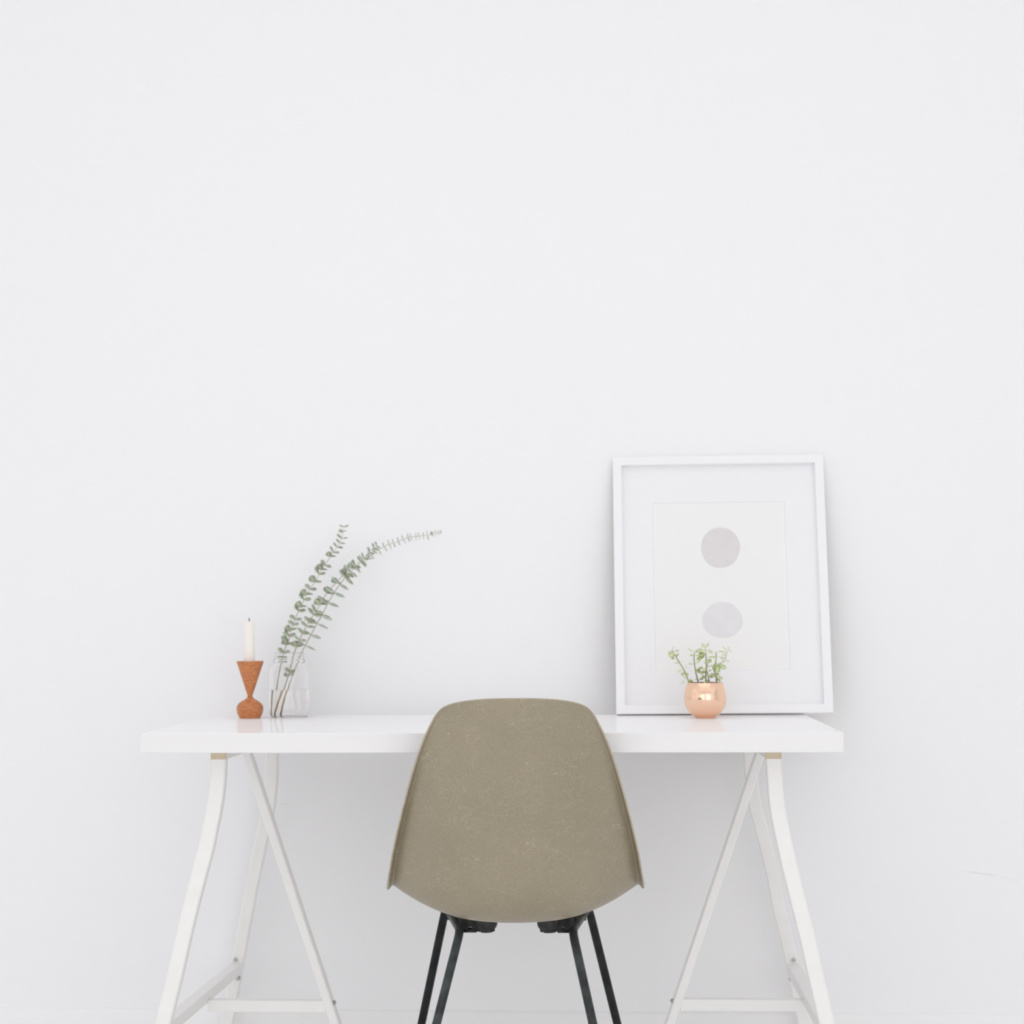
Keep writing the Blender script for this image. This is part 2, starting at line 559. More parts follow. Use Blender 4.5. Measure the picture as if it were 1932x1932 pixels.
# baseboard on the back wall, eased top edge
bb = MB()
prof = [(WY, 0), (WY - .007, 0), (WY - .007, .119), (WY - .006, .1225), (WY - .003, .1255), (WY, .1265)]
V = [(XL, y, z) for y, z in prof] + [(XR, y, z) for y, z in prof]
k = len(prof)
bb.add(V, [(i, i + 1, k + i + 1, k + i) for i in range(k - 1)] + [tuple(range(k))[::-1], tuple(range(k, 2 * k))])
structure(bb.build('baseboard_back', m_base, smooth=True, sharp=40))

# ------------------------------------------------------------------ desk
TOP = 0.734
MB().box((-.6, 0, .700), (.6, .6, TOP)).build('tabletop', m_lam, bevel=0.0012)
tabletop = bpy.data.objects['tabletop']
m_edge = material('white_edge_band', (0.86, 0.855, 0.86), 0.5, spec=0.2)
tabletop.data.materials.append(m_edge)
for p_ in tabletop.data.polygons:
    if p_.normal.z < .5: p_.material_index = 1
tag(tabletop, 'glossy white rectangular desktop resting on two trestles against the wall', 'desktop')


def trestle(label, sgn, front, rear, single, bz, cx0, cx1, cz):
    """front/rear/single: lists of (x, y, z) centre lines in world space"""
    bx = (front[0][0] + rear[0][0]) / 2
    root = empty('trestle', (bx, .325, 0), label, 'trestle', 'white trestles carrying the desktop')
    off = Vector(root.location)

    def loc(pts):
        return [Vector(p) - off for p in pts]

    def local(mb):
        mb.v = [v - off for v in mb.v]
        return mb
    fx, rx = front[0][0], rear[0][0]
    bar = MB()
    y0, y1 = .079, .578
    a = .0135
    bar.add([(fx - a, y0 + .004, .683), (fx + a, y0 + .004, .683), (rx + a, y1, .683), (rx - a, y1, .683),
             (fx - a, y0 + .004, .6995), (fx + a, y0 + .004, .6995), (rx + a, y1, .6995), (rx - a, y1, .6995)],
            [(0, 3, 2, 1), (4, 5, 6, 7), (0, 1, 5, 4), (1, 2, 6, 5), (2, 3, 7, 6), (3, 0, 4, 7)])
    barO = local(bar).build('top_bar', m_steel, root, bevel=.001)
    for yy, xx in ((y0, fx), (y1 + .0002, rx)):
        c = local(MB().box((xx - a - .0002, yy, .6832), (xx + a + .0002, yy + .004, .6998))).build('end_cap', m_cap, barO, bevel=.0006)
        c['label'] = 'beige end cap'
    MB().sweep_rect(loc(catmull(front, 4)), .0262, .022).build('leg', m_steel, root, smooth=True, sharp=30)
    MB().sweep_rect(loc(catmull(rear, 4)), .0250, .022).build('leg', m_steel, root, smooth=True, sharp=30)
    MB().sweep_rect(loc(single), .0162, .030).build('leg', m_steel, root, smooth=True, sharp=30)

    def xz(path, z):
        for p, q in zip(path[:-1], path[1:]):
            if p[2] >= z >= q[2]:
                t = (p[2] - z) / (p[2] - q[2])
                return Vector(p).lerp(Vector(q), t)
    pf, pr = xz(front, bz), xz(rear, bz)
    # stretcher between the two outer legs, lying on their inner side
    st = MB()
    h, wd = .0105, .0125
    ins = sgn * .0   # centred on the legs
    A, B = pf + Vector((ins, .011, 0)), pr + Vector((ins, -.011, 0))
    st.add([A + Vector((-wd, 0, -h)), A + Vector((wd, 0, -h)), B + Vector((wd, 0, -h)), B + Vector((-wd, 0, -h)),
            A + Vector((-wd, 0, h)), A + Vector((wd, 0, h)), B + Vector((wd, 0, h)), B + Vector((-wd, 0, h))],
           [(0, 3, 2, 1), (4, 5, 6, 7), (0, 1, 5, 4), (1, 2, 6, 5), (2, 3, 7, 6), (3, 0, 4, 7)])
    local(st).build('stretcher', m_steel, root, bevel=.0012)
    # cross bar from the stretcher's middle to the single leg
    mid = (A + B) / 2
    x0, x1 = mid.x + sgn * wd, xz(single, cz).x - sgn * .007
    local(MB().box((min(x0, x1), .314, cz - .0105), (max(x0, x1), .336, cz + .0105))).build('cross_bar', m_steel, root, bevel=.0012)
    # hex bolts with washers
    for c, d in ((pr + Vector((sgn * -.001, -.0115, .018)), Vector((0, -1, 0))),
                 (pr + Vector((sgn * .004, -.0115, -.020)), Vector((0, -1, 0))),
                 (xz(single, cz + .006) + Vector((sgn * .0085, -.004, 0)), Vector((sgn * .94, 0, .34))),
                 (pf + Vector((0, -.0115, 0)), Vector((0, -1, 0)))):
        bo = MB().tube([c, c + d * .0012], .0052, 16).tube([c + d * .001, c + d * .005], .0036, 6)
        local(bo).build('bolt', m_bolt, root)
    return root


def ext(path, zf=0.0):
    p, q = Vector(path[-2]), Vector(path[-1])
    return path + [tuple(q + (q - p) * ((q.z - zf) / (p.z - q.z)))]


LF = [(-.4822, .0905, .6835), (-.4830, .0867, .648), (-.4858, .0835, .616), (-.4893, .0808, .5907), (-.4938, .0785, .568), (-.4998, .075, .5339),
      (-.5099, .0706, .4915), (-.5255, .0639, .4268), (-.5379, .0579, .3681), (-.5504, .0516, .307), (-.5678, .0439, .2319)]
RF = [(.4895, .0905, .6835), (.4912, .0867, .6477), (.4938, .0823, .6054), (.4985, .0792, .5746), (.5060, .0751, .5355), (.5157, .0703, .4883),
      (.5303, .0637, .4248), (.5421, .0584, .3727), (.5542, .0522, .3128), (.5696, .0446, .2393)]
LB = [(-.4775, .565, .6835), (-.4780, .5675, .6561), (-.4796, .5727, .6056), (-.4865, .5786, .5483), (-.4987, .5841, .4943),
      (-.5248, .596, .3793), (-.5494, .6085, .2571), (-.5796, .6244, .1031)]
RB = [(.4870, .565, .6835), (.4878, .5673, .6578), (.4915, .5734, .5987), (.4988, .5785, .5489), (.5140, .5847, .489),
      (.5303, .5915, .4224), (.5462, .6001, .339), (.5625, .607, .2722), (.5885, .6207, .1385)]
LS = [(-.4825, .325, .6835), (-.3773, .325, .3798), (-.3281, .325, .2267)]
RS = [(.4900, .325, .6835), (.4581, .325, .581), (.3607, .325, .3125), (.3330, .325, .2306)]


def straight(path, zf=0.0):
    a, b_ = Vector(path[0]), Vector(path[-1])
    e = b_ + (b_ - a) * ((b_.z - zf) / (a.z - b_.z))
    return [tuple(a.lerp(e, i / 6)) for i in range(7)]


trestle('white steel trestle under the left end of the desktop, below the candle holder', 1,
        ext(LF), ext(LB), straight(LS), .221, 0, 0, .2055)
trestle('white steel trestle under the right end of the desktop, below the framed picture', -1,
        ext(RF), ext(RB), straight(RS), .226, 0, 0, .2125)

# ------------------------------------------------------------------ chair
chair = empty('side_chair', (.0505, -.12, 0),
              'taupe moulded fibreglass side chair on black tube legs, seen from behind at the desk', 'chair', rz=math.radians(2.8))
# centre line of the shell (y, z), its rim line (y, z) and half widths, from the top rim to the front edge
PROF = [(0, .798), (.006, .770), (.020, .710), (.034, .650), (.049, .590), (.064, .537), (.079, .494), (.098, .459),
        (.124, .431), (.158, .4115), (.200, .4035), (.245, .402), (.295, .406), (.345, .413), (.390, .418), (.425, .413), (.452, .398), (.464, .382)]
RIM = [(.010, .799), (.030, .772), (.062, .714), (.095, .663), (.125, .614), (.151, .570), (.173, .534), (.193, .505),
       (.213, .481), (.236, .466), (.264, .459), (.295, .458), (.325, .458), (.358, .458), (.393, .452), (.424, .438), (.451, .412), (.464, .390)]
WID = [.1285, .1335, .1580, .1755, .1900, .2020, .2110, .2170, .2220, .2252, .2262, .2260, .2245, .2220, .2190, .2120, .2030, .1970]


def interp_curve(vals, n):
    pts = catmull([Vector((v, 0, 0)) if not isinstance(v, tuple) else Vector((*v, 0)) for v in vals], n)
    return pts


NS = 6
PC = interp_curve(PROF, NS)
WC = [p.x for p in interp_curve(WID, NS)]
RC = interp_curve(RIM, NS)
NV = len(PC) - 1
XS = [0, .10, .20, .30, .40, .50, .60, .70, .78, .84, .88, .91, .935, .952, .965, .975, .988, 1.0]
CSK = [(0, 0), (.2, .025), (.4, .11), (.6, .32), (.75, .565), (.84, .745), (.90, .875), (.94, .97), (.965, 1.0), (.982, .96), (1.0, .85)]


def csk(u):
    for (a, b_), (c, d) in zip(CSK[:-1], CSK[1:]):
        if a <= u <= c:
            t = (u - a) / (c - a)
            # smooth hermite with finite-difference slopes
            i = CSK.index((a, b_))
            def sl(j):
                j0, j1 = max(j - 1, 0), min(j + 1, len(CSK) - 1)
                return (CSK[j1][1] - CSK[j0][1]) / (CSK[j1][0] - CSK[j0][0])
            m0, m1 = (0 if i == 0 else sl(i)) * (c - a), sl(i + 1) * (c - a)
            return (2 * t ** 3 - 3 * t * t + 1) * b_ + (t ** 3 - 2 * t * t + t) * m0 + (-2 * t ** 3 + 3 * t * t) * d + (t ** 3 - t * t) * m1
    return CSK[-1][1]


def shell_point(u, v):
    """u in -1..1 across, v in 0..1 from top rim to front edge"""
    f = v * NV
    i = min(int(f), NV - 1)
    t = f - i
    c = PC[i].lerp(PC[i + 1], t)
    rm = RC[i].lerp(RC[i + 1], t)
    wdt = WC[i] * (1 - t) + WC[i + 1] * t
    q = c.lerp(rm, csk(abs(u)))
    return Vector((u * wdt, q.x, q.y))


def corner(u, n, h):
    return h * (1 - (1 - min(abs(u), 1) ** n) ** (1 / n))


us = [-x for x in XS[::-1]][:-1] + XS
ROWS = 70
V, F = [], []
for j in range(ROWS + 1):
    for u in us:
        vt = corner(u, 2.9, .104)                 # rounded top corners
        vb = 1 - corner(u, 2.6, .10)              # rounded front corners
        V.append(shell_point(u, vt + (vb - vt) * j / ROWS))
nu = len(us)
for j in range(ROWS):
    for i in range(nu - 1):
        F.append((j * nu + i, j * nu + i + 1, (j + 1) * nu + i + 1, (j + 1) * nu + i))
shell = mesh_obj('seat_shell', V, F, m_shell, chair, smooth=True)
sm = shell.modifiers.new('thickness', 'SOLIDIFY'); sm.thickness = .0042; sm.offset = 0
sm.use_even_offset = True
shell.data.materials.append(m_shell_edge_highlight)
sm.material_offset_rim = 1
sb = shell.modifiers.new('soften', 'SUBSURF'); sb.levels = sb.render_levels = 1
shell['label'] = 'one-piece taupe fibreglass shell'

ci = Matrix.Rotation(-math.radians(2.8), 4, 'Z') @ Matrix.Translation(-Vector((.0505, -.12, 0)))


def cl(p):
    return ci @ Vector(p)


RT = .0078


def arc(p, a, b_, rad, n=8):
    """rounded corner at p between points a and b_"""
    p, a, b_ = Vector(p), Vector(a), Vector(b_)
    A, B = p + (a - p).normalized() * rad, p + (b_ - p).normalized() * rad
    return [A * (1 - t) ** 2 + p * 2 * t * (1 - t) + B * t * t for t in [i / n for i in range(n + 1)]]


def floor_glide(o_parent, foot):
    MB().lathe([(0, 0), (.010, 0), (.0115, .002), (.0115, .012), (.009, .015), (0, .015)], foot, 20).build('glide', m_rubber, o_parent, smooth=True, sharp=40)


for sx, rb, rf_, fb, ff in ((-1, (-.0615, .150, .376), (-.1535, -.020, 0), (-.1030, .332, .389), (-.190, .395, 0)),
                            (1, (.1375, .152, .376), (.2285, -.020, 0), (.1645, .334, .389), (.256, .395, 0))):
    rb, rf_, fb, ff = cl(rb), cl(rf_), cl(fb), cl(ff)
    # rear leg curves forward into half of the side rail, front leg likewise
    mid = (rb + fb) / 2
    path = [rf_ + (rb - rf_) * t for t in (0.008, .25, .5, .75)] + arc(rb, rf_, fb, .020) + [mid]
    o = MB().tube(path, RT, 20).build('leg', m_worn, chair, smooth=True, sharp=40)
    o['label'] = 'scuffed black rear leg'
    floor_glide(o, rf_)
    path = [ff + (fb - ff) * t for t in (0.008, .25, .5, .75)] + arc(fb, ff, rb, .022) + [mid]
    o = MB().tube(path, RT, 20).build('leg', m_black, chair, smooth=True, sharp=40)
    floor_glide(o, ff)

# cross rods of the base and the four shock mounts with slotted brackets
def rail_x(y, sx):
    a, b_ = ((-.0615, .150), (-.1055, .335)) if sx < 0 else ((.1375, .152), (.1665, .337))
    t = (y - a[1]) / (b_[1] - a[1])
    return a[0] + (b_[0] - a[0]) * t


for y in (.205, .300):
    xa_, xb_ = rail_x(y, -1), rail_x(y, 1)
    zr_ = .376 + (y - .15) * .07
    pp_ = [cl(q) for q in ((xa_, y, zr_), (xa_ + .010, y, zr_ + .010), (xa_ + .030, y, .3925), ((xa_ + xb_) / 2, y, .3935), (xb_ - .030, y, .3925), (xb_ - .010, y, zr_ + .010), (xb_, y, zr_))]
    MB().tube(catmull(pp_, 4), .0045, 16).build('cross_rod', m_black, chair, smooth=True, sharp=40)
for y, dz in ((.168, 0), (.300, .008)):
    for sx in (-1, 1):
        x0 = rail_x(y, sx)
        xc = -.017 if sx < 0 else .095
        if y > .2:
            xc += sx * .02
        br_ = MB()
        # bracket: two thin bars leave a slot between them
        xa, xb = sorted((x0, xc - (-sx) * .016))
        zt = .3985 + dz * .4
        br_.box((xa, y - .010, .3705), (xb, y + .010, .3765))
        br_.box((xa, y - .010, .3800), (xb, y + .010, zt))
        xm = xc + sx * .018
        br_.box((xm - .006, y - .010, .3725), (xm + .006, y + .010, zt))
        xm = x0 - sx * .012
        br_.box((xm - .006, y - .010, .3705), (xm + .006, y + .010, zt))
        br_.v = [cl(v) for v in br_.v]
        mt = br_.build('mount_bracket', m_black, chair, bevel=.0008)
        ds = MB().lathe([(0, -.0105), (.010, -.0105), (.011, -.007), (.0155, -.0075), (.0165, -.003), (.0185, -.002), (.0205, .004), (.0205, .0120), (.0175, .0205), (0, .0205)], (0, 0, 0), 40)
        # moulded ribs on the underside of the rubber disc
        for kk in range(9):
            an = kk * 2 * math.pi / 9
            cx_, cy_ = .0135 * math.cos(an), .0135 * math.sin(an)
            ds.lathe([(0, -.0098), (.0022, -.0092), (.0026, -.006), (.0026, 0), (0, 0)], (cx_, cy_, 0), 8)
        dsk = ds.build('shock_mount', m_rubber, chair, smooth=True, sharp=45)
        dsk.location = cl((xc, y, .3805 + dz * .4))

# ------------------------------------------------------------------ candle holder and candle
HX, HY = -.508, .487
hold = MB().lathe([(0, 0), (.0192, 0), (.0205, .0012), (.0238, .0062), (.0256, .0122), (.0265, .0185), (.0255, .0245), (.0218, .0300),
                   (.0155, .0345), (.0095, .0378), (.0062, .0405), (.0050, .0432), (.0050, .0455), (.0062, .0490), (.0098, .0595), (.0150, .0755), (.0205, .0925),
                   (.0268, .1118), (.0270, .1125), (.0266, .1132), (.0118, .1130), (.0116, .0990), (0, .0985)], (0, 0, 0), 72)
hold = hold.build('candle_holder', m_wood, None, smooth=True, sharp=38)
hold.location = (HX, HY, TOP)
tag(hold, 'orange-brown turned wooden candle holder, funnel cup on a round base, left end of the desk', 'candle holder')
cd = MB().lathe([(0, 0), (.0113, 0), (.0112, .02), (.0108, .050), (.0107, .088), (.0100, .0925), (.0085, .0935), (.004, .0920), (0, .0915)], (0, 0, 0), 40)
cd = cd.build('candle', m_candle, None, smooth=True, sharp=50)
cd.location = (HX - .0012, HY, TOP + .0988)
cd.rotation_euler = (0, math.radians(-.8), 0)
tag(cd, 'short cream pillar candle with a black wick standing in the wooden holder', 'candle')
MB().tube([(0, 0, .0905), (.0004, 0, .0945), (.0000, 0, .0985), (.0006, 0, .1010)], [.0009, .0009, .0008, .0006], 8).build('wick', m_wick, cd, smooth=True)

# ------------------------------------------------------------------ glass jar, water
JX, JY = -.4375, .532
outer = [(0, .0), (.030, .0), (.0350, .0012), (.0382, .0045), (.0398, .010), (.0405, .020), (.0408, .060), (.0408, .084), (.0400, .0915), (.0372, .0985),
         (.0330, .1040), (.0303, .1085), (.0298, .1105), (.0315, .1122), (.0317, .1138), (.0300, .1152), (.0292, .1170), (.0304, .1188), (.0306, .1200),
         (.0293, .1215), (.0288, .1240), (.0296, .1262), (.0292, .1280), (.0278, .1286)]
inner = [(.0266, .1280), (.0262, .1200), (.0264, .1120), (.0275, .1085), (.0305, .1030), (.0345, .0975), (.0368, .0915), (.0379, .084), (.0380, .060),
         (.0378, .020), (.0368, .0105), (.0340, .0065), (.0300, .0052), (0, .0046)]
jar = MB().lathe(outer + inner, (0, 0, 0), 96).build('glass_jar', m_glass, None, smooth=True, sharp=60)
jar.location = (JX, JY, TOP)
tag(jar, 'clear glass canning jar half filled with water, beside the wooden candle holder', 'jar')
wt = MB().lathe([(0, .0043), (.0300, .0049), (.0342, .0062), (.0371, .0103), (.0381, .020), (.0382, .0546), (0, .0546)], (0, 0, 0), 96)
wt = wt.build('water', m_water, None, smooth=True, sharp=40)
wt.location = (JX, JY, TOP)
tag(wt, 'clear water filling the lower half of the glass jar', 'water')

# ------------------------------------------------------------------ eucalyptus


def euc(label, pts, ends, nodes, kind, y0, y1, rad, z_lo):
    """pts: measured stem course above the jar rim; ends: stem inside the jar (x, y, z)"""
    n = len(pts)
    up_pts = [at(x, y, y0 + (y1 - y0) * (i / (n - 1)) ** .9) for i, (x, y) in enumerate(pts)]
    low = [Vector(e) for e in ends]
    root = empty('eucalyptus_stem', tuple(low[0]), label, 'eucalyptus stem', 'eucalyptus stems in the jar')
    off = Vector(root.location)
    path = catmull(low + up_pts, 5)
    k = len(path)
    split = max(i for i, p in enumerate(path) if p.z < z_lo)
    def rr(i): return rad * (1 - .72 * i / k)
    o = MB().tube([p - off for p in path[:split + 1]], [rr(i) * 1.25 for i in range(split + 1)], 10).build('woody_base', m_ebase, root, smooth=True)
    o['label'] = 'brown woody lower stem'
    MB().tube([p - off for p in path[split:]], [rr(i) for i in range(split, k)], 8).build('stem', m_estem, root, smooth=True)
    leaves = MB()
    pale = MB()
    rnd = random.Random(len(label) * 13 + 5)
    for j, (x, y, L_, W_, mode) in enumerate(nodes):
        # nearest point on the stem path
        best = min(range(len(path) - 1), key=lambda i: ((path[i] - at(x, y, path[i].y)).length))
        P = path[best] - off
        T = (path[min(best + 1, k - 1)] - path[max(best - 1, 0)]).normalized()
        side = T.cross(Vector((0, 1, 0))).normalized()          # across, in the picture plane
        if side.x < 0: side = -side
        fwd = Vector((0, -1, 0))
        ax = side if mode in ('s', 'S', 'l', 'r') else (fwd * .8 + side * rnd.uniform(-.5, .5)).normalized()
        tgt = pale if kind == 'C' and rnd.random() < .75 else leaves
        for sgn in (-1, 1):
            if mode == 'l' and sgn > 0: continue
            if mode == 'r' and sgn < 0: continue
            lift = rnd.uniform(.25, .55) if kind != 'C' else rnd.uniform(-.12, .12)
            d = ax * sgn + T * lift
            if mode == 'f':
                # one leaf faces the room like a small disc, its twin stands behind the stem
                d = (side * rnd.uniform(-.9, -.3) * 1.0 + fwd * .35 * sgn + T * rnd.uniform(.1, .5)) if sgn < 0 else (fwd * -.8 + T * .4 + side * .5)
                nr = fwd + side * .2 if sgn < 0 else T
            else:
                nr = T * .7 + fwd * rnd.uniform(.45, 1.0)
            if mode == 'S':
                nr = fwd + T * .4
            Lq, Wq = L_ * rnd.uniform(.95, 1.15) * (1.12 if kind != 'C' else 1.0), W_ * rnd.uniform(.95, 1.15) * (1.18 if kind != 'C' else 1.25)
            tgt.leaf(P, d, nr, Lq, Wq, .0006 + W_ * .03, k=8, peak=.56 if kind != 'C' else .45, bend=rnd.uniform(.02, .16), tip=.8 if kind != 'C' else 1.1)
    if leaves.v:
        leaves.build('foliage', m_euc, root, smooth=True)
    if pale.v:
        pale.build('foliage', m_euc2, root, smooth=True)
    return root


def c2(l):   # coordinates read on a 7.43x detail
    return [(520 + x / 7.43, 980 + y / 7.43) for x, y in l]


def z7(l):   # on an 8.78x detail
    return [(640 + x / 8.78, 970 + y / 8.78) for x, y in l]


A = c2([(110, 1870), (180, 1700), (215, 1560), (260, 1430), (310, 1310), (375, 1180), (430, 1060), (490, 960), (560, 860), (640, 710), (720, 600),
        (790, 480), (860, 390), (920, 290), (945, 180), (960, 90)])
nA = []
for (x, y), Ls, mode in zip(c2([(112, 1880), (150, 1750), (170, 1720), (190, 1640), (205, 1570), (250, 1475), (270, 1400), (325, 1300), (370, 1230), (400, 1125), (455, 1060),
                                (480, 970), (560, 880), (590, 780), (650, 720), (685, 640), (770, 540), (805, 465), (855, 390), (905, 325), (940, 262), (945, 180), (958, 115)]),
                            [.0130, .0150, .0145, .0130, .0140, .0125, .0120, .0135, .0145, .0130, .0150, .0125, .0155, .0135, .0150, .0120, .0130, .0115, .0110, .0105, .0115, .0110, .0095],
                            ['s', 'f', 'l', 's', 'f', 's', 's', 's', 'f', 's', 'f', 's', 'f', 's', 'f', 's', 'f', 's', 's', 's', 's', 'f', 's']):
    wr = .80 if mode in 'fl' else .62
    if y < 1045: wr *= .72
    nA.append((x, y, Ls, Ls * wr, mode))
nA += [(536, 1243, .0115, .008, 's')]
B = c2([(265, 1860), (320, 1720), (375, 1600), (430, 1500), (490, 1400), (560, 1290), (640, 1170), (700, 1060), (800, 940), (900, 830), (1010, 740), (1100, 650),
        (1200, 570), (1270, 505)]) + z7([(500, 630), (570, 560), (630, 515)])
nB = []
for (x, y), Ls, mode in zip(c2([(290, 1800), (330, 1680), (372, 1610), (432, 1510), (470, 1440), (520, 1340), (560, 1290), (620, 1180), (650, 1140), (720, 1020), (840, 890), (950, 780),
                                (985, 750), (1060, 690), (1100, 650), (1180, 600), (1235, 545)]) + z7([(500, 630), (565, 565), (615, 525)]),
                            [.0150, .0120, .0135, .0140, .0120, .0150, .0140, .0150, .0120, .0155, .0125, .0150, .0140, .0135, .0120, .0115, .0105, .0095, .0085, .0075],
                            ['f', 's', 's', 's', 's', 's', 's', 'f', 's', 'f', 'f', 'f', 's', 'f', 's', 's', 's', 's', 's', 's']):
    nB.append((x, y, Ls, Ls * (.78 if mode == 'f' else .5), mode))
nB += [(545, 1268, .0100, .0075, 's'), (541, 1277, .0110, .0060, 'f')]
C = c2([(365, 1870), (430, 1740), (510, 1590), (580, 1460), (650, 1340), (720, 1200), (800, 1060), (900, 910), (1000, 790), (1120, 670)]) + \
    z7([(390, 780), (470, 730), (560, 650), (650, 590), (740, 540), (830, 500), (900, 480), (980, 455), (1060, 420), (1140, 390), (1270, 372), (1390, 357), (1460, 348),
        (1530, 335), (1590, 325), (1640, 312), (1700, 290)])
nC = []
for (x, y), Ls, wd_, mode in zip(c2([(420, 1755), (480, 1625), (575, 1460), (645, 1340), (735, 1165), (810, 1040), (890, 900), (985, 800), (1060, 730), (1130, 670), (1200, 590)]) +
                                 z7([(390, 780), (475, 730), (520, 690), (575, 640), (650, 595), (735, 545), (825, 500), (895, 482), (975, 452), (1055, 420), (1138, 392), (1200, 385), (1265, 375),
                                     (1325, 365), (1385, 358), (1458, 348), (1522, 336), (1590, 325), (1636, 312), (1670, 303), (1695, 292)]),
                                 [.0225, .0225, .0235, .0230, .0240, .0225, .0220, .0200, .0185, .0165, .0150,
                                  .0140, .0120, .0115, .0110, .0120, .0110, .0105, .0100, .0100, .0100, .0095, .0085, .0085, .0080, .0075, .0105, .0080, .0090, .0055, .0045, .0030],
                                 [.0050, .0065, .0075, .0085, .0070, .0085, .0075, .0070, .0060, .0055, .0045,
                                  .0050, .0050, .0030, .0045, .0026, .0028, .0028, .0024, .0026, .0022, .0026, .0018, .0018, .0016, .0024, .0024, .0050, .0018, .0018, .0014, .0012],
                                 ['s'] * 11 + ['s', 'f', 's', 'f', 's', 's', 's', 's', 's', 's', 's', 's', 's', 's', 's', 's', 'f', 's', 's', 's', 's']):
    nC.append((x, y, Ls, wd_, mode))

bz0 = TOP + .0065
euc('leftmost eucalyptus stem in the jar, upright with small round leaves', A,
    [(-.4655, .528, bz0), (-.4630, .530, TOP + .050), (-.4575, .533, TOP + .090)], nA, 'A', .540, .600, .0011, TOP + .06)
euc('middle eucalyptus stem in the jar, round leaves, running close along the arching one', B,
    [(-.4600, .518, bz0), (-.4480, .524, TOP + .050), (-.4370, .531, TOP + .090)], nB, 'B', .535, .590, .0013, TOP + .06)
euc('long arching eucalyptus stem in the jar with narrow leaves, bending far to the right', C,
    [(-.4505, .536, bz0), (-.4420, .535, TOP + .050), (-.4285, .538, TOP + .090)], nC, 'C', .545, .612, .0011, TOP + .06)

# ------------------------------------------------------------------ copper pot with succulent
PX, PY = .3940, .455
pot = MB().lathe([(0, .0012), (.0165, .0012), (.0172, 0), (.0186, 0), (.0190, .0016), (.0235, .0042), (.0305, .0098), (.0362, .0175), (.0398, .0262), (.0414, .0350), (.0413, .0430),
                  (.0398, .0520), (.0375, .0610), (.0352, .0685), (.0347, .0692), (.0340, .0688), (.0364, .0610), (.0386, .0520), (.0401, .0430), (.0402, .0350),
                  (.0386, .0268), (.0350, .0185), (.0295, .0112), (.0225, .0058), (0, .0035)], (0, 0, 0), 96)
pot = pot.build('copper_pot', m_copper, None, smooth=True, sharp=50)
pot.location = (PX, PY, TOP)
tag(pot, 'small round polished copper pot standing in front of the framed picture', 'plant pot')
so = MB()
SV = [(0, 0, .0632)]
for rr_ in range(1, 7):
    for k_ in range(28):
        a_ = k_ / 28 * 2 * math.pi
        rad_ = .0362 * rr_ / 6
        SV.append((rad_ * math.cos(a_), rad_ * math.sin(a_), .0615 + .0016 * math.sin(a_ * 3 + rr_) + random.uniform(-.0012, .0014) * (rr_ < 6)))
SF = [(0, 1 + k_, 1 + (k_ + 1) % 28) for k_ in range(28)]
for rr_ in range(5):
    for k_ in range(28):
        a_, b2_ = 1 + rr_ * 28, 1 + (rr_ + 1) * 28
        SF.append((a_ + k_, b2_ + k_, b2_ + (k_ + 1) % 28, a_ + (k_ + 1) % 28))
n0 = len(SV)
SV += [(.034 * math.cos(k_ / 28 * 2 * math.pi), .034 * math.sin(k_ / 28 * 2 * math.pi), .050) for k_ in range(28)]
SF += [(1 + 5 * 28 + k_, n0 + k_, n0 + (k_ + 1) % 28, 1 + 5 * 28 + (k_ + 1) % 28) for k_ in range(28)]
SF.append(tuple(n0 + k_ for k_ in range(28))[::-1])
soil = so.add(SV, SF).build('potting_soil', m_soil)
soil.location = (PX, PY, TOP)
tag(soil, 'dark potting soil inside the copper pot', 'soil', kind='stuff')

suc = empty('succulent', (PX, PY, TOP + .060), 'bright green branching jade succulent growing out of the copper pot', 'plant')
SO = Vector(suc.location)


def sp(x, y, dy=0.0):
    return at(1240 + x / 12.075, 1200 + y / 12.075, PY + dy) - SO


STEMS = [  # depth, stem course, thickness
    (-.006, [(760, 1160), (730, 1070), (640, 850), (560, 690), (480, 570), (420, 450), (330, 320)], .0021),
    (.006, [(960, 1160), (940, 1070), (880, 830), (850, 640), (840, 480), (850, 370)], .0019),
    (-.010, [(1105, 1160), (1110, 1060), (1105, 880), (1120, 700), (1110, 550), (1112, 400), (1090, 290)], .0019),
    (.012, [(1205, 1160), (1190, 1060), (1150, 870), (1120, 780), (1150, 640), (1160, 560)], .0017),
    (.000, [(1365, 1160), (1360, 1070), (1340, 900), (1300, 780), (1330, 600), (1340, 480), (1340, 380)], .0024),
    (-.006, [(1340, 700), (1400, 640), (1510, 580), (1560, 480), (1590, 350)], .0013),
]
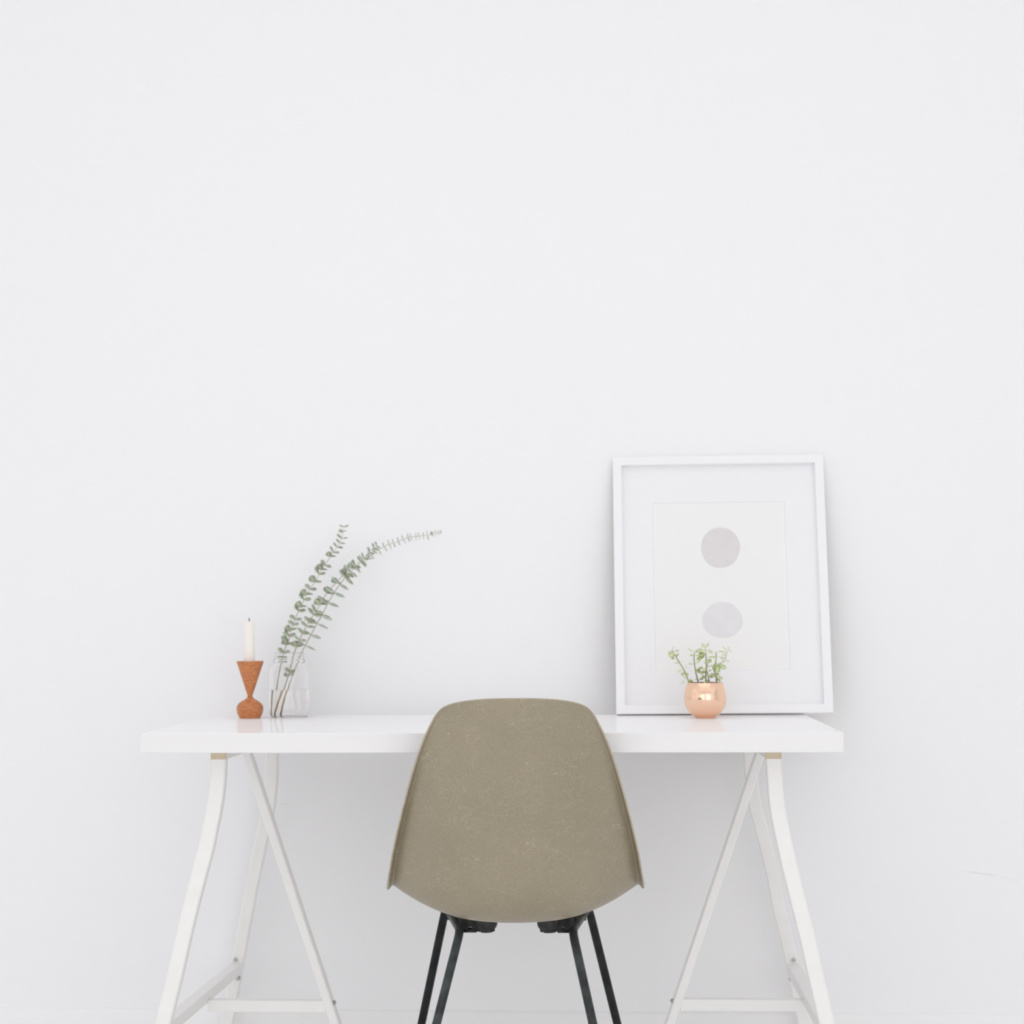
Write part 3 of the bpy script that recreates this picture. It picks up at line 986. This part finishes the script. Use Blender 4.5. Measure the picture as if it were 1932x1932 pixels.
# leaf: x0,y0 -> x1,y1 (detail units), width ratio, depth lean, pale?
LV = [
    [(330, 320, 392, 235, .28, .0, 1), (330, 325, 232, 378, .25, .2, 1), (400, 375, 262, 478, .85, -.3, 1), (420, 500, 320, 530, .4, -.3, 0), (395, 350, 500, 335, .5, .3, 1),
     (430, 480, 492, 395, .45, -.2, 0), (505, 612, 398, 625, .3, -.2, 0), (525, 590, 622, 588, .3, .2, 1), (500, 580, 515, 535, .4, 0, 0), (575, 765, 440, 840, .32, -.1, 1),
     (610, 830, 545, 895, .7, -.3, 0), (640, 985, 548, 1110, .22, -.3, 1), (665, 985, 560, 880, .15, -.2, 0), (660, 830, 700, 905, .6, -.4, 0), (630, 765, 664, 670, .2, 0, 1), (725, 1060, 810, 1010, .9, -.3, 0)],
    [(850, 370, 685, 288, .25, 0, 1), (850, 375, 1040, 305, .45, .2, 1), (845, 445, 735, 440, .45, 0, 1), (858, 450, 930, 445, .5, -.2, 1), (848, 642, 705, 636, .14, .1, 0), (858, 640, 995, 560, .22, 0, 0),
     (880, 765, 1050, 722, .42, -.3, 0), (885, 775, 985, 825, .7, -.2, 0), (930, 1003, 850, 980, .25, 0, 0), (950, 1003, 1070, 940, .5, -.2, 0), (860, 380, 900, 320, .5, 0, 1)],
    [(1090, 290, 1005, 170, .48, 0, 1), (1100, 285, 1182, 155, .38, 0, 1), (1115, 300, 1262, 400, .38, -.3, 1), (1085, 335, 920, 352, .5, -.4, 1), (1100, 395, 935, 460, .7, -.3, 0), (1095, 440, 900, 555, .42, 0, 0),
     (1115, 495, 1335, 480, .12, .2, 0), (1115, 545, 1245, 590, .62, -.4, 0), (1115, 640, 1050, 590, .35, 0, 0), (1075, 790, 980, 690, .18, 0, 0), (1105, 790, 975, 865, .5, -.2, 0), (1110, 840, 1040, 800, .6, -.3, 0),
     (1090, 1020, 1060, 1150, .42, -.9, 1), (1100, 960, 1010, 900, .5, 0, 0), (1100, 920, 1180, 880, .5, 0, 1)],
    [(1135, 810, 1250, 775, .35, 0, 1), (1150, 720, 1270, 660, .22, 0, 0), (1160, 880, 1260, 920, .5, .1, 1), (1170, 950, 1290, 930, .4, .2, 0), (1130, 780, 1060, 730, .3, .1, 0), (1160, 565, 1225, 530, .5, .1, 0),
     (1190, 1040, 1110, 1000, .5, 0, 0)],
    [(1325, 610, 1290, 790, .5, -.2, 0), (1345, 600, 1385, 830, .5, -.4, 1), (1400, 630, 1560, 765, .52, -.4, 1), (1345, 490, 1450, 462, .2, .1, 1), (1335, 500, 1200, 468, .15, .1, 0), (1365, 900, 1500, 990, .42, .1, 1),
     (1355, 940, 1440, 1045, .35, 0, 0), (1330, 900, 1215, 860, .45, .1, 0), (1365, 740, 1432, 830, .4, -.1, 1), (1340, 400, 1372, 355, .45, 0, 1), (1340, 400, 1308, 360, .45, 0, 1), (1350, 820, 1400, 900, .6, -.3, 0),
     (1330, 860, 1285, 940, .5, -.2, 0)],
    [(1590, 365, 1385, 362, .26, -.1, 1), (1590, 345, 1470, 232, .2, 0, 1), (1598, 335, 1655, 240, .25, .1, 1), (1600, 345, 1700, 335, .3, 0, 1), (1565, 440, 1508, 380, .25, .1, 0), (1545, 505, 1435, 500, .4, .2, 0),
     (1540, 550, 1655, 588, .15, 0, 0), (1560, 445, 1470, 430, .4, .2, 1), (1510, 585, 1450, 500, .2, 0, 0)],
]
for (dy, course, th), lv in zip(STEMS, LV):
    pts = catmull([sp(x, y, dy) for x, y in course], 4)
    st = MB().tube(pts, [th * (1 - .55 * i / len(pts)) * .85 for i in range(len(pts))], 8).build('stem', m_sstem, suc, smooth=True)
    g, p_ = MB(), MB()
    for (x0, y0, x1, y1, wr, lean, pale) in lv:
        a_, b2_ = sp(x0, y0, dy), sp(x1, y1, dy)
        L_ = (b2_ - a_).length
        b2_ = b2_ + Vector((0, lean * L_, 0))
        nr = Vector((0, -1, 0)) * (.35 + wr) + Vector((0, 0, 1)) * (1.1 - wr)
        (p_ if pale else g).leaf(a_, b2_ - a_, nr, (b2_ - a_).length, max(wr, .25) * L_ * 1.1, .0016, k=8, peak=.62, bend=.06, tip=.85)
    if g.v: g.build('leaves', m_suc, st, smooth=True)
    if p_.v:
        q_ = p_.build('leaves', m_suc2, st, smooth=True)
        q_['label'] = 'paler leaves'

# ------------------------------------------------------------------ framed picture leaning on the wall
FW_, FH, FT = .4330, .5325, .026
pic = empty('framed_picture', (.2215, .552, TOP + .0032), 'white framed print of two pale grey spots leaning on the wall behind the copper pot', 'framed picture')
lean = math.asin((WY - .002 - FT - .552) / FH)
pic.rotation_euler = (-lean, math.radians(-.30), 0)
fb = .0178    # face width of the moulding
fr_ = MB()


def frame_ring(mb, x0, x1, z0, z1, b, y0, y1):
    o4 = [(x0, z0), (x1, z0), (x1, z1), (x0, z1)]
    i4 = [(x0 + b, z0 + b), (x1 - b, z0 + b), (x1 - b, z1 - b), (x0 + b, z1 - b)]
    V = [(x, y0, z) for x, z in o4] + [(x, y0, z) for x, z in i4] + [(x, y1, z) for x, z in o4] + [(x, y1, z) for x, z in i4]
    F = []
    for k_ in range(4):
        k2 = (k_ + 1) % 4
        F += [(k_, k2, 4 + k2, 4 + k_), (8 + k2, 8 + k_, 12 + k_, 12 + k2), (k2, k_, 8 + k_, 8 + k2), (4 + k_, 4 + k2, 12 + k2, 12 + k_)]
    mb.add(V, F)


frame_ring(fr_, 0, FW_, 0, FH, fb, 0, FT)
fo = fr_.build('frame', m_frame, pic, bevel=.0012)
MB().box((.004, FT - .0035, .004), (FW_ - .004, FT + .0008, FH - .004)).build('backing_board', m_frameback, pic)
# mat with a bevelled opening
mz0, mz1, mx0, mx1 = .0885, .4380, .0805, .3530
md = .0180
mt = MB()
X0, X1, Z0, Z1 = fb - .004, FW_ - fb + .004, fb - .004, FH - fb + .004
V = [(X0, md, Z0), (X1, md, Z0), (X1, md, Z1), (X0, md, Z1), (mx0, md, mz0), (mx1, md, mz0), (mx1, md, mz1), (mx0, md, mz1)]
e = .0013
V += [(mx0 + e, md + .0022, mz0 + e), (mx1 - e, md + .0022, mz0 + e), (mx1 - e, md + .0022, mz1 - e), (mx0 + e, md + .0022, mz1 - e)]
V += [(X0, md + .0022, Z0), (X1, md + .0022, Z0), (X1, md + .0022, Z1), (X0, md + .0022, Z1)]
F = []
for k_ in range(4):
    k2 = (k_ + 1) % 4
    F += [(k_, k2, 4 + k2, 4 + k_), (4 + k_, 4 + k2, 8 + k2, 8 + k_), (12 + k2, 12 + k_, 8 + k_, 8 + k2), (k2, k_, 12 + k_, 12 + k2)]
mt.add(V, F).build('mat', m_mat, pic)
# the print: off-white paper with two painted spots
m_print = material('print_paper', (0.935, 0.935, 0.928), 0.85, spec=0.1)
t, b, N, L = nt(m_print)
tc = N('ShaderNodeTexCoord')
ns = N('ShaderNodeTexNoise'); ns.inputs['Scale'].default_value = 22; ns.inputs['Detail'].default_value = 1
L(tc.outputs['Object'], ns.inputs['Vector'])
sx_ = N('ShaderNodeSeparateXYZ'); L(tc.outputs['Object'], sx_.inputs[0])
last = None
blot = N('ShaderNodeTexNoise'); blot.inputs['Scale'].default_value = 45; blot.inputs['Detail'].default_value = 3
L(tc.outputs['Object'], blot.inputs['Vector'])
for ci_, (cx_, cz_, rx_, rz_, colr, dk) in enumerate([(.2192, .3420, .0402, .0425, (0.80, 0.775, 0.78), (.77, .745, .755)),
                                                    (.2182, .1915, .0413, .0377, (0.85, 0.835, 0.855), (.82, .805, .83))]):
    def axis(out, c, r):
        a = N('ShaderNodeMath'); a.operation = 'SUBTRACT'; a.inputs[1].default_value = c; L(out, a.inputs[0])
        d_ = N('ShaderNodeMath'); d_.operation = 'DIVIDE'; d_.inputs[1].default_value = r; L(a.outputs[0], d_.inputs[0])
        p = N('ShaderNodeMath'); p.operation = 'POWER'; p.inputs[1].default_value = 2
        ab = N('ShaderNodeMath'); ab.operation = 'ABSOLUTE'; L(d_.outputs[0], ab.inputs[0]); L(ab.outputs[0], p.inputs[0])
        return p.outputs[0]
    ad = N('ShaderNodeMath'); ad.operation = 'ADD'
    L(axis(sx_.outputs[0], cx_, rx_), ad.inputs[0]); L(axis(sx_.outputs[2], cz_, rz_), ad.inputs[1])
    wb = N('ShaderNodeMath'); wb.operation = 'MULTIPLY_ADD'; wb.inputs[1].default_value = .32; wb.inputs[2].default_value = -.16
    L(ns.outputs['Fac'], wb.inputs[0])
    ad2 = N('ShaderNodeMath'); ad2.operation = 'ADD'; L(ad.outputs[0], ad2.inputs[0]); L(wb.outputs[0], ad2.inputs[1])
    st_ = N('ShaderNodeMapRange'); st_.inputs[1].default_value = .96; st_.inputs[2].default_value = 1.02
    st_.inputs[3].default_value = 1; st_.inputs[4].default_value = 0
    L(ad2.outputs[0], st_.inputs[0])
    # slightly darker dried rim and centre blot
    cr = N('ShaderNodeValToRGB')
    cr.color_ramp.elements[0].position, cr.color_ramp.elements[1].position = .35, .65
    cr.color_ramp.elements[0].color, cr.color_ramp.elements[1].color = (*dk, 1), (*colr, 1)
    L(blot.outputs['Fac'], cr.inputs[0])
    mx_ = N('ShaderNodeMix'); mx_.data_type = 'RGBA'
    L(st_.outputs[0], mx_.inputs['Factor'])
    if last is None: mx_.inputs['A'].default_value = (0.935, 0.935, 0.928, 1)
    else: L(last, mx_.inputs['A'])
    L(cr.outputs[0], mx_.inputs['B'])
    last = mx_.outputs['Result']
L(last, b.inputs['Base Color'])
MB().box((mx0 - .01, md + .0024, mz0 - .01), (mx1 + .01, md + .0030, mz1 + .01)).build('art_print', m_print, pic)
gp = MB().add([(X0, .0095, Z0), (X1, .0095, Z0), (X1, .0095, Z1), (X0, .0095, Z1)], [(0, 1, 2, 3)]).build('glazing', m_pane, pic)
